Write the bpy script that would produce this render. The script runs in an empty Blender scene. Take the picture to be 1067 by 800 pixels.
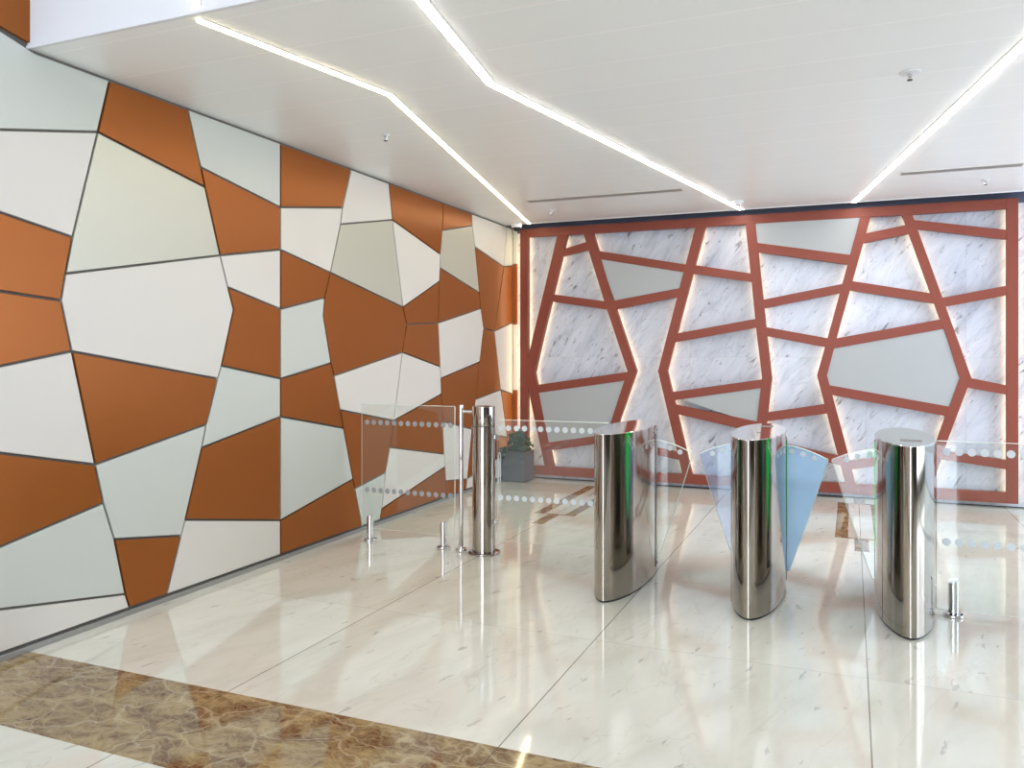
import bpy, bmesh, math, random
from mathutils import Vector, Matrix
from mathutils.geometry import tessellate_polygon

scene = bpy.context.scene
COL = scene.collection
PI = math.pi
rnd = random.Random(7)

# ------------------------------------------------------------------ camera
cam_data = bpy.data.cameras.new('camera')
cam_data.sensor_width = 36.0
cam_data.lens = 847.0 / 1067.0 * 36.0
cam_data.shift_y = -31.5 / 1067.0
cam_data.clip_start = 0.05
camera = bpy.data.objects.new('camera', cam_data)
camera.location = (0, 0, 1.5)
camera.rotation_euler = (PI / 2, 0, math.radians(22.66))
COL.objects.link(camera)
scene.camera = camera

# ------------------------------------------------------------------ view, world, big lights
vs = scene.view_settings
vs.view_transform = 'Standard'
vs.look = 'None'
vs.gamma = 1.0
vs.use_curve_mapping = False
vs.exposure = 0.35
cy = scene.cycles
cy.use_denoising = True
cy.max_bounces = 12
cy.diffuse_bounces = 5
cy.glossy_bounces = 6
cy.transmission_bounces = 8
cy.transparent_max_bounces = 16
cy.caustics_reflective = False
cy.caustics_refractive = False
cy.sample_clamp_indirect = 6.0

world = bpy.data.worlds.new('overcast_sky')
scene.world = world
world.use_nodes = True
wn = world.node_tree
bg = wn.nodes['Background']
bg.inputs[0].default_value = (0.72, 0.84, 1.0, 1)
bg.inputs[1].default_value = 1.3

def area_light(name, loc, rot, sx, sy, power, color):
    d = bpy.data.lights.new(name, 'AREA')
    d.shape = 'RECTANGLE'
    d.size, d.size_y = sx, sy
    d.energy = power
    d.color = color
    o = bpy.data.objects.new(name, d)
    o.location = loc
    o.rotation_euler = rot
    COL.objects.link(o)
    return o

# daylight coming in through the entrance glazing behind the camera
area_light('entrance_daylight', (-0.4, -6.5, 2.5), (-PI / 2, 0, PI), 4.4, 4.6, 400, (0.80, 0.88, 1.0))
# cool fill light added against the plain right wall, out of view
area_light('side_fill', (4.74, 6.9, 1.55), (0, PI / 2, 0), 2.6, 4.0, 150, (0.80, 0.87, 1.0))
# soft fill added under the closed ceiling of the tall entrance hall
area_light('hall_fill', (0.2, -1.0, 5.9), (0, 0, 0), 6.0, 4.5, 60, (0.97, 0.98, 1.0))

# ------------------------------------------------------------------ materials
def new_mat(name):
    m = bpy.data.materials.new(name)
    m.use_nodes = True
    nt = m.node_tree
    return m, nt, nt.nodes, nt.links, nt.nodes['Principled BSDF']

def plain(name, color, rough=0.5, metal=0.0, coat=0.0, spec=0.5, noise=0.0, nscale=30):
    m, nt, N, L, P = new_mat(name)
    P.inputs['Base Color'].default_value = (*color, 1)
    P.inputs['Roughness'].default_value = rough
    P.inputs['Metallic'].default_value = metal
    P.inputs['Coat Weight'].default_value = coat
    P.inputs['Coat Roughness'].default_value = 0.08
    P.inputs['Specular IOR Level'].default_value = spec
    if noise:
        tc = N.new('ShaderNodeTexCoord')
        n = N.new('ShaderNodeTexNoise')
        n.inputs['Scale'].default_value = nscale
        n.inputs['Detail'].default_value = 3
        L.new(tc.outputs['Object'], n.inputs['Vector'])
        mr = N.new('ShaderNodeMapRange')
        mr.inputs['To Min'].default_value = rough - noise
        mr.inputs['To Max'].default_value = rough + noise
        L.new(n.outputs['Fac'], mr.inputs['Value'])
        L.new(mr.outputs['Result'], P.inputs['Roughness'])
    return m

def emitter(name, color, strength):
    m = bpy.data.materials.new(name)
    m.use_nodes = True
    N, L = m.node_tree.nodes, m.node_tree.links
    N.remove(N['Principled BSDF'])
    e = N.new('ShaderNodeEmission')
    e.inputs[0].default_value = (*color, 1)
    e.inputs[1].default_value = strength
    L.new(e.outputs[0], N['Material Output'].inputs[0])
    return m

def math_node(N, L, op, a, b=None, c=None):
    n = N.new('ShaderNodeMath')
    n.operation = op
    for i, v in enumerate((a, b, c)):
        if v is None:
            continue
        if isinstance(v, (int, float)):
            n.inputs[i].default_value = v
        else:
            L.new(v, n.inputs[i])
    return n.outputs[0]

def mix_col(N, L, fac, a, b, mode='MIX'):
    n = N.new('ShaderNodeMix')
    n.data_type = 'RGBA'
    n.blend_type = mode
    for sock, v in ((n.inputs[0], fac), (n.inputs[6], a), (n.inputs[7], b)):
        if isinstance(v, (int, float)):
            sock.default_value = v
        elif isinstance(v, tuple):
            sock.default_value = (*v, 1)
        else:
            L.new(v, sock)
    return n.outputs[2]

def ramp(N, L, src, stops):
    r = N.new('ShaderNodeValToRGB')
    els = r.color_ramp.elements
    while len(els) < len(stops):
        els.new(0.5)
    for e, (p, v) in zip(els, stops):
        e.position = p
        e.color = (v, v, v, 1) if isinstance(v, (int, float)) else (*v, 1)
    L.new(src, r.inputs[0])
    return r.outputs[0]

def grid_line(N, L, coord, origin, pitch, half):
    """1 on a joint line every <pitch> metres, else 0; also gives the cell number."""
    t = math_node(N, L, 'DIVIDE', math_node(N, L, 'SUBTRACT', coord, origin), pitch)
    cell = math_node(N, L, 'FLOOR', t)
    f = math_node(N, L, 'SUBTRACT', t, cell)
    d = math_node(N, L, 'MINIMUM', f, math_node(N, L, 'SUBTRACT', 1.0, f))
    line = math_node(N, L, 'LESS_THAN', d, half / pitch)
    return line, cell

def marble_floor():
    m, nt, N, L, P = new_mat('polished_white_marble')
    geo = N.new('ShaderNodeNewGeometry')
    sep = N.new('ShaderNodeSeparateXYZ')
    L.new(geo.outputs['Position'], sep.inputs[0])
    lx, cx = grid_line(N, L, sep.outputs[0], 0.07, 1.3125, 0.0028)
    ly, cyy = grid_line(N, L, sep.outputs[1], 2.84, 1.26, 0.0016)
    cell = N.new('ShaderNodeCombineXYZ')
    L.new(cx, cell.inputs[0]); L.new(cyy, cell.inputs[1])
    wn_ = N.new('ShaderNodeTexWhiteNoise')
    L.new(cell.outputs[0], wn_.inputs['Vector'])
    off = N.new('ShaderNodeVectorMath'); off.operation = 'MULTIPLY_ADD'
    off.inputs[1].default_value = (7, 7, 7)
    L.new(wn_.outputs['Color'], off.inputs[0]); L.new(geo.outputs['Position'], off.inputs[2])
    mp = N.new('ShaderNodeMapping')
    mp.inputs['Scale'].default_value = (3.2, 0.9, 1)
    rot = N.new('ShaderNodeMapping')
    rot.inputs['Rotation'].default_value = (0, 0, 0.22)
    L.new(off.outputs[0], rot.inputs[0]); L.new(rot.outputs[0], mp.inputs[0])
    n1 = N.new('ShaderNodeTexNoise'); n1.inputs['Scale'].default_value = 1.3
    n1.inputs['Detail'].default_value = 7; n1.inputs['Roughness'].default_value = 0.62
    n1.inputs['Distortion'].default_value = 0.5
    L.new(mp.outputs[0], n1.inputs['Vector'])
    cloud = ramp(N, L, n1.outputs['Fac'], [(0.3, (0.70, 0.69, 0.60)), (0.5, (0.79, 0.785, 0.70)), (0.72, (0.84, 0.84, 0.76))])
    n2 = N.new('ShaderNodeTexNoise'); n2.inputs['Scale'].default_value = 6.5
    n2.inputs['Detail'].default_value = 5; n2.inputs['Distortion'].default_value = 0.3
    L.new(mp.outputs[0], n2.inputs['Vector'])
    speck = ramp(N, L, n2.outputs['Fac'], [(0.0, 0.0), (0.655, 0.0), (0.70, 0.6)])
    n3 = N.new('ShaderNodeTexNoise'); n3.inputs['Scale'].default_value = 0.8
    n3.inputs['Detail'].default_value = 4; n3.inputs['Distortion'].default_value = 1.2
    L.new(mp.outputs[0], n3.inputs['Vector'])
    vein = ramp(N, L, n3.outputs['Fac'], [(0.494, 0.0), (0.5, 0.22), (0.506, 0.0)])
    c = mix_col(N, L, speck, cloud, (0.42, 0.40, 0.36))
    c = mix_col(N, L, vein, c, (0.46, 0.43, 0.38))
    tint = math_node(N, L, 'MULTIPLY_ADD', wn_.outputs['Value'], 0.05, 0.965)
    c = mix_col(N, L, 1.0, c, tint, 'MULTIPLY')
    c = mix_col(N, L, math_node(N, L, 'MULTIPLY', lx, 0.85), c, (0.16, 0.14, 0.12))
    c = mix_col(N, L, math_node(N, L, 'MULTIPLY', ly, 0.55), c, (0.26, 0.22, 0.19))
    L.new(c, P.inputs['Base Color'])
    P.inputs['Roughness'].default_value = 0.065
    P.inputs['IOR'].default_value = 1.56
    P.inputs['Coat Weight'].default_value = 0.25
    P.inputs['Coat Roughness'].default_value = 0.02
    return m

def brown_marble(name, dark):
    m, nt, N, L, P = new_mat(name)
    geo = N.new('ShaderNodeNewGeometry')
    sep = N.new('ShaderNodeSeparateXYZ')
    L.new(geo.outputs['Position'], sep.inputs[0])
    lx, cx = grid_line(N, L, sep.outputs[0], 0.07, 1.3125, 0.0018)
    wn_ = N.new('ShaderNodeTexWhiteNoise'); wn_.noise_dimensions = '1D'
    L.new(cx, wn_.inputs['W'])
    nz = N.new('ShaderNodeTexNoise'); nz.inputs['Scale'].default_value = 5
    nz.inputs['Detail'].default_value = 5
    L.new(geo.outputs['Position'], nz.inputs['Vector'])
    mp = N.new('ShaderNodeVectorMath'); mp.operation = 'MULTIPLY_ADD'
    mp.inputs[1].default_value = (0.22, 0.22, 0.22)
    L.new(nz.outputs['Color'], mp.inputs[0]); L.new(geo.outputs['Position'], mp.inputs[2])
    st = N.new('ShaderNodeMapping'); st.inputs['Rotation'].default_value = (0, 0, 0.3)
    st.inputs['Scale'].default_value = (1, 1.9, 1)
    L.new(mp.outputs[0], st.inputs[0])
    def cracks(scale, lo, hi):
        v = N.new('ShaderNodeTexVoronoi'); v.feature = 'DISTANCE_TO_EDGE'
        v.inputs['Scale'].default_value = scale
        L.new(st.outputs[0], v.inputs['Vector'])
        return ramp(N, L, v.outputs['Distance'], [(0.0, 1.0), (lo, 0.5), (hi, 0.0)])
    n = N.new('ShaderNodeTexNoise'); n.inputs['Scale'].default_value = 5.5
    n.inputs['Detail'].default_value = 8; n.inputs['Roughness'].default_value = 0.68
    L.new(st.outputs[0], n.inputs['Vector'])
    base = ramp(N, L, n.outputs['Fac'], [(0.38, (0.13 * dark, 0.05 * dark, 0.018 * dark)), (0.47, (0.22 * dark, 0.135 * dark, 0.06 * dark)),
                                         (0.55, (0.34 * dark, 0.235 * dark, 0.105 * dark)), (0.70, (0.50 * dark, 0.39 * dark, 0.19 * dark))])
    c = mix_col(N, L, math_node(N, L, 'MULTIPLY', cracks(3.0, 0.012, 0.04), 0.6), base, (0.62, 0.53, 0.36))
    c = mix_col(N, L, math_node(N, L, 'MULTIPLY', cracks(9.0, 0.03, 0.09), 0.38), c, (0.52, 0.42, 0.26))
    c = mix_col(N, L, math_node(N, L, 'MULTIPLY', cracks(26.0, 0.05, 0.2), 0.35), c, (0.48, 0.38, 0.22))
    c = mix_col(N, L, math_node(N, L, 'MULTIPLY', lx, 0.8), c, (0.06, 0.04, 0.03))
    L.new(c, P.inputs['Base Color'])
    P.inputs['Roughness'].default_value = 0.06
    P.inputs['IOR'].default_value = 1.55
    return m

def wall_marble():
    m, nt, N, L, P = new_mat('veined_white_wall_marble')
    geo = N.new('ShaderNodeNewGeometry')
    sep = N.new('ShaderNodeSeparateXYZ')
    L.new(geo.outputs['Position'], sep.inputs[0])
    lx, cx = grid_line(N, L, sep.outputs[0], 0.145, 0.907, 0.0022)
    lz, cz = grid_line(N, L, sep.outputs[2], 0.0, 1.462, 0.0022)
    cell = N.new('ShaderNodeCombineXYZ')
    L.new(cx, cell.inputs[0]); L.new(cz, cell.inputs[1])
    wn_ = N.new('ShaderNodeTexWhiteNoise')
    L.new(cell.outputs[0], wn_.inputs['Vector'])
    off = N.new('ShaderNodeVectorMath'); off.operation = 'MULTIPLY_ADD'
    off.inputs[1].default_value = (9, 9, 9)
    L.new(wn_.outputs['Color'], off.inputs[0]); L.new(geo.outputs['Position'], off.inputs[2])
    mp = N.new('ShaderNodeMapping')
    mp.inputs['Scale'].default_value = (3.6, 1, 1.0)
    rot = N.new('ShaderNodeMapping')
    rot.inputs['Rotation'].default_value = (0, -0.62, 0)
    L.new(off.outputs[0], rot.inputs[0]); L.new(rot.outputs[0], mp.inputs[0])
    n1 = N.new('ShaderNodeTexNoise'); n1.inputs['Scale'].default_value = 2.2
    n1.inputs['Detail'].default_value = 8; n1.inputs['Roughness'].default_value = 0.65
    n1.inputs['Distortion'].default_value = 0.8
    L.new(mp.outputs[0], n1.inputs['Vector'])
    cloud = ramp(N, L, n1.outputs['Fac'], [(0.28, (0.44, 0.49, 0.60)), (0.45, (0.61, 0.66, 0.77)), (0.65, (0.70, 0.745, 0.85))])
    n2 = N.new('ShaderNodeTexNoise'); n2.inputs['Scale'].default_value = 6.5
    n2.inputs['Detail'].default_value = 6; n2.inputs['Roughness'].default_value = 0.6; n2.inputs['Distortion'].default_value = 0.6
    L.new(mp.outputs[0], n2.inputs['Vector'])
    dark = ramp(N, L, n2.outputs['Fac'], [(0.0, 0.0), (0.60, 0.0), (0.64, 0.25), (0.70, 0.85)])
    n3 = N.new('ShaderNodeTexNoise'); n3.inputs['Scale'].default_value = 1.4
    n3.inputs['Detail'].default_value = 5; n3.inputs['Distortion'].default_value = 1.4
    L.new(mp.outputs[0], n3.inputs['Vector'])
    vein = ramp(N, L, n3.outputs['Fac'], [(0.485, 0.0), (0.5, 0.4), (0.515, 0.0)])
    c = mix_col(N, L, dark, cloud, (0.13, 0.13, 0.16))
    c = mix_col(N, L, vein, c, (0.38, 0.38, 0.42))
    joint = math_node(N, L, 'MULTIPLY', math_node(N, L, 'MAXIMUM', lx, lz), 0.4)
    c = mix_col(N, L, joint, c, (0.45, 0.43, 0.42))
    L.new(c, P.inputs['Base Color'])
    P.inputs['Roughness'].default_value = 0.13
    P.inputs['Specular IOR Level'].default_value = 0.3
    return m

def ceiling_metal():
    m, nt, N, L, P = new_mat('satin_white_ceiling_planks')
    geo = N.new('ShaderNodeNewGeometry')
    sep = N.new('ShaderNodeSeparateXYZ')
    L.new(geo.outputs['Position'], sep.inputs[0])
    ly, c_ = grid_line(N, L, sep.outputs[1], 2.945, 0.4085, 0.008)
    wn_ = N.new('ShaderNodeTexWhiteNoise'); wn_.noise_dimensions = '1D'
    L.new(c_, wn_.inputs['W'])
    v = math_node(N, L, 'MULTIPLY_ADD', wn_.outputs['Value'], 0.012, 0.935)
    comb = N.new('ShaderNodeCombineXYZ')
    for i in range(3):
        L.new(v if i else math_node(N, L, 'MULTIPLY', v, 0.985), comb.inputs[i])
    c = mix_col(N, L, ly, comb.outputs[0], (1.0, 1.0, 1.0))
    L.new(c, P.inputs['Base Color'])
    P.inputs['Roughness'].default_value = 0.3
    P.inputs['Metallic'].default_value = 0.0
    P.inputs['Specular IOR Level'].default_value = 0.5
    return m

def steel(name, color, rough):
    m, nt, N, L, P = new_mat(name)
    P.inputs['Base Color'].default_value = (*color, 1)
    P.inputs['Metallic'].default_value = 1.0
    tc = N.new('ShaderNodeTexCoord')
    mp = N.new('ShaderNodeMapping')
    mp.inputs['Scale'].default_value = (160, 160, 1.5)
    L.new(tc.outputs['Object'], mp.inputs[0])
    n = N.new('ShaderNodeTexNoise'); n.inputs['Scale'].default_value = 1.0
    n.inputs['Detail'].default_value = 2
    L.new(mp.outputs[0], n.inputs['Vector'])
    mr = N.new('ShaderNodeMapRange')
    mr.inputs['To Min'].default_value = rough * 0.7
    mr.inputs['To Max'].default_value = rough * 1.4
    L.new(n.outputs['Fac'], mr.inputs['Value'])
    L.new(mr.outputs['Result'], P.inputs['Roughness'])
    return m

def pane_glass(name, tint, painted_reflection=None, painted_reflection_amount=0.0):
    """thin clear pane: what is behind stays visible, the surface mirrors by Fresnel"""
    m = bpy.data.materials.new(name)
    m.use_nodes = True
    N, L = m.node_tree.nodes, m.node_tree.links
    N.remove(N['Principled BSDF'])
    t = N.new('ShaderNodeBsdfTransparent'); t.inputs[0].default_value = (*tint, 1)
    g = N.new('ShaderNodeBsdfGlossy'); g.inputs['Roughness'].default_value = 0.0
    g.inputs['Color'].default_value = (0.95, 0.98, 1, 1)
    fr = N.new('ShaderNodeFresnel'); fr.inputs[0].default_value = 1.5
    # the same mirror strength on the far face of the pane as on the near one
    gm = N.new('ShaderNodeNewGeometry')
    L.new(math_node(N, L, 'MULTIPLY_ADD', gm.outputs['Backfacing'], 1 / 1.5 - 1.5, 1.5), fr.inputs[0])
    mx = N.new('ShaderNodeMixShader')
    L.new(fr.outputs[0], mx.inputs[0]); L.new(t.outputs[0], mx.inputs[1]); L.new(g.outputs[0], mx.inputs[2])
    out = mx.outputs[0]
    if painted_reflection:  # reflection painted on as a diffuse and translucent colour layer
        d = N.new('ShaderNodeBsdfDiffuse'); d.inputs[0].default_value = (*painted_reflection, 1)
        tr = N.new('ShaderNodeBsdfTranslucent'); tr.inputs[0].default_value = (*painted_reflection, 1)
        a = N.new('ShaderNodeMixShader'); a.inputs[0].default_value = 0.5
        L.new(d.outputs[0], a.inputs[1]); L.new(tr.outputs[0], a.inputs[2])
        b = N.new('ShaderNodeMixShader'); b.inputs[0].default_value = painted_reflection_amount
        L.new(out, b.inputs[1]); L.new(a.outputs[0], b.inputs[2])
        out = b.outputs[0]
    L.new(out, N['Material Output'].inputs[0])
    return m

M = {}
M['floor'] = marble_floor()
M['brown'] = brown_marble('brown_emperador_marble', 0.95)
M['inlay'] = brown_marble('brown_marble_inlay', 0.72)
M['wall_marble'] = wall_marble()
M['ceiling'] = ceiling_metal()
M['b'] = plain('copper_brown_satin_panel', (0.345, 0.105, 0.019), 0.33, 0.4, spec=0.3, noise=0.03, nscale=60)
M['w'] = plain('warm_white_panel', (0.72, 0.70, 0.665), 0.42, noise=0.03)
M['g'] = plain('pale_grey_panel', (0.60, 0.635, 0.60), 0.38, noise=0.03)
M['c'] = plain('champagne_grey_panel', (0.58, 0.58, 0.50), 0.34, 0.25, noise=0.03)
M['backing'] = plain('grey_panel_backing', (0.17, 0.16, 0.145), 0.6)
M['lattice'] = plain('copper_lattice_paint', (0.27, 0.064, 0.04), 0.45, 0.05, spec=0.35, noise=0.03)
M['infill'] = plain('grey_infill_panel', (0.46, 0.485, 0.50), 0.5, 0.0, spec=0.25)
M['white'] = plain('white_paint', (0.82, 0.83, 0.85), 0.45)
M['fascia'] = plain('white_fascia_panel', (0.80, 0.81, 0.85), 0.3)
M['dark_wall'] = plain('dark_brown_wall', (0.035, 0.024, 0.018), 0.5)
M['mullion'] = plain('dark_grey_mullion', (0.12, 0.12, 0.13), 0.4, 0.6)
M['steel'] = steel('brushed_stainless_steel', (0.46, 0.425, 0.38), 0.10)
M['steel_top'] = steel('polished_steel_lid', (0.74, 0.73, 0.72), 0.06)
M['chrome'] = plain('chrome', (0.72, 0.72, 0.72), 0.07, 1.0)
M['black'] = plain('black_plastic', (0.02, 0.02, 0.022), 0.35)
M['window_black'] = plain('dark_reader_window', (0.10, 0.10, 0.11), 0.1)
M['grille'] = plain('grey_grille', (0.20, 0.20, 0.20), 0.5)
M['slat'] = plain('grey_slat', (0.34, 0.33, 0.33), 0.4)
M['recess_reflection'] = plain('painted_recess_reflection', (0.10, 0.12, 0.18), 0.3)
M['glass'] = pane_glass('clear_safety_glass', (0.965, 0.985, 0.97))
M['glass_blue_reflection'] = pane_glass('glass_with_painted_blue_reflection', (0.80, 0.90, 1.0), (0.55, 0.80, 1.0), 0.6)  # clear flap with a bright blue reflection put into its colour
M['glass_faint_reflection'] = pane_glass('glass_with_painted_faint_reflection', (0.90, 0.94, 1.0), (0.60, 0.72, 1.0), 0.22)  # weaker version of the blue reflection, also coloured into the glass
M['glass_edge'] = plain('glass_edge', (0.80, 0.92, 0.86), 0.15)
M['dot'] = plain('frosted_white_dot', (0.72, 0.78, 0.82), 0.6)
M['dot_grey'] = plain('frosted_grey_dot', (0.36, 0.36, 0.37), 0.6)
M['led'] = emitter('warm_white_led', (1.0, 0.90, 0.72), 14.0)
M['led_yellow'] = emitter('warm_led_line', (1.0, 0.86, 0.55), 17.0)
M['led_white'] = emitter('neutral_led_line', (1.0, 0.94, 0.86), 24.0)
M['halo'] = emitter('warm_halo_led', (1.0, 0.72, 0.38), 6.0)
M['green_led'] = emitter('green_led', (0.0, 1.0, 0.16), 0.6)
M['green_dim'] = emitter('dim_green_led', (0.0, 1.0, 0.2), 0.2)
M['green_glow'] = plain('green_acrylic_slot', (0.02, 0.35, 0.06), 0.2)
M['led_trim'] = plain('led_profile', (0.70, 0.66, 0.58), 0.35, 0.3)
M['planter'] = plain('grey_planter_metal', (0.085, 0.09, 0.10), 0.5, 0.2)
M['soil'] = plain('potting_soil', (0.03, 0.02, 0.015), 0.9)
M['leaf'] = plain('dark_green_leaf', (0.008, 0.05, 0.012), 0.5, spec=0.15)
M['stem'] = plain('green_stem', (0.05, 0.12, 0.03), 0.6)
M['dome_dark'] = plain('smoked_dome', (0.02, 0.02, 0.025), 0.06)
M['baseboard'] = plain('grey_metal_skirting', (0.36, 0.36, 0.35), 0.35, 0.5)
M['gap'] = plain('dark_shadow_gap', (0.03, 0.04, 0.06), 0.6)

# ------------------------------------------------------------------ object helpers
def link(name, me, mats, parent=None, smooth=False):
    o = bpy.data.objects.new(name, me)
    COL.objects.link(o)
    for m in (mats if isinstance(mats, (list, tuple)) else [mats]):
        me.materials.append(m)
    if parent is not None:
        o.parent = parent
    if smooth:
        for p in me.polygons:
            p.use_smooth = True
    return o

def finish(name, bm, mats, parent=None, smooth=False, angle=None):
    bmesh.ops.recalc_face_normals(bm, faces=bm.faces[:])
    me = bpy.data.meshes.new(name)
    bm.to_mesh(me)
    bm.free()
    o = link(name, me, mats, parent, smooth or angle is not None)
    if angle is not None:
        me.set_sharp_from_angle(angle=math.radians(angle))
    return o

def tag(o, label=None, cat=None, group=None, kind=None):
    if label: o['label'] = label
    if cat: o['category'] = cat
    if group: o['group'] = group
    if kind: o['kind'] = kind
    return o

def thing(name, label, cat, loc=(0, 0, 0), group=None):
    o = bpy.data.objects.new(name, None)
    o.empty_display_size = 0.1
    o.location = loc
    COL.objects.link(o)
    return tag(o, label, cat, group)

def structure(o):
    o['kind'] = 'structure'
    return o

def add_box(bm, x0, x1, y0, y1, z0, z1, bevel=0.0, mat=0):
    r = bmesh.ops.create_cube(bm, size=1.0)
    vs_ = r['verts']
    for v in vs_:
        v.co = Vector(((x0 + x1) / 2 + v.co.x * (x1 - x0), (y0 + y1) / 2 + v.co.y * (y1 - y0), (z0 + z1) / 2 + v.co.z * (z1 - z0)))
    faces = {f for v in vs_ for f in v.link_faces}
    for f in faces:
        f.material_index = mat
    if bevel:
        edges = {e for v in vs_ for e in v.link_edges}
        bmesh.ops.bevel(bm, geom=list(edges), offset=bevel, segments=2, affect='EDGES', profile=0.5)

def add_cyl(bm, cx, cy_, z0, z1, r, seg=32, bevel=0.0, r2=None):
    res = bmesh.ops.create_cone(bm, cap_ends=True, segments=seg, radius1=r, radius2=r if r2 is None else r2, depth=z1 - z0,
                                matrix=Matrix.Translation((cx, cy_, (z0 + z1) / 2)))
    if bevel:
        es = [e for v in res['verts'] for e in v.link_edges if abs(e.verts[0].co.z - e.verts[1].co.z) < 1e-6]
        bmesh.ops.bevel(bm, geom=list(set(es)), offset=bevel, segments=3, affect='EDGES', profile=0.5)

def add_rod(bm, a, b, r, seg=16):
    a, b = Vector(a), Vector(b)
    d = b - a
    mtx = Matrix.Translation((a + b) / 2) @ d.to_track_quat('Z', 'Y').to_matrix().to_4x4()
    bmesh.ops.create_cone(bm, cap_ends=True, segments=seg, radius1=r, radius2=r, depth=d.length, matrix=mtx)

def add_sphere(bm, c, r, sx=1, sy=1, sz=1, u=24, v=16):
    mtx = Matrix.Translation(c) @ Matrix.Diagonal((sx, sy, sz, 1))
    bmesh.ops.create_uvsphere(bm, u_segments=u, v_segments=v, radius=r, matrix=mtx)

def signed_area(p):
    return sum(p[i][0] * p[(i + 1) % len(p)][1] - p[(i + 1) % len(p)][0] * p[i][1] for i in range(len(p))) / 2

def inset_poly(p, d):
    if signed_area(p) < 0:
        p = p[::-1]
    n = len(p)
    out = []
    for i in range(n):
        a, b, c = Vector(p[i - 1]), Vector(p[i]), Vector(p[(i + 1) % n])
        e1, e2 = (b - a).normalized(), (c - b).normalized()
        n1, n2 = Vector((-e1.y, e1.x)), Vector((-e2.y, e2.x))
        k = 1 + n1.dot(n2)
        off = (n1 + n2) * (d / max(k, 0.35))
        out.append((b.x + off.x, b.y + off.y))
    return out

def prism(bm, poly, to3, t0, t1, bevel=0.0, mat=0, side_mat=None):
    """extrude a flat outline between depths t0 (front) and t1 (back)"""
    if signed_area(poly) < 0:
        poly = poly[::-1]
    front_in = inset_poly(poly, bevel) if bevel else poly
    s = 1 if t1 > t0 else -1
    rings = [[bm.verts.new(to3(u, v, t0)) for u, v in front_in]]
    if bevel:
        rings.append([bm.verts.new(to3(u, v, t0 + s * bevel)) for u, v in poly])
    rings.append([bm.verts.new(to3(u, v, t1)) for u, v in poly])
    fs = []
    f = bm.faces.new(rings[0]); f.material_index = mat
    f2 = bm.faces.new(rings[-1][::-1]); f2.material_index = mat
    for a, b in zip(rings, rings[1:]):
        for i in range(len(poly)):
            j = (i + 1) % len(poly)
            f = bm.faces.new((a[i], a[j], b[j], b[i]))
            f.material_index = mat if side_mat is None else side_mat

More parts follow.
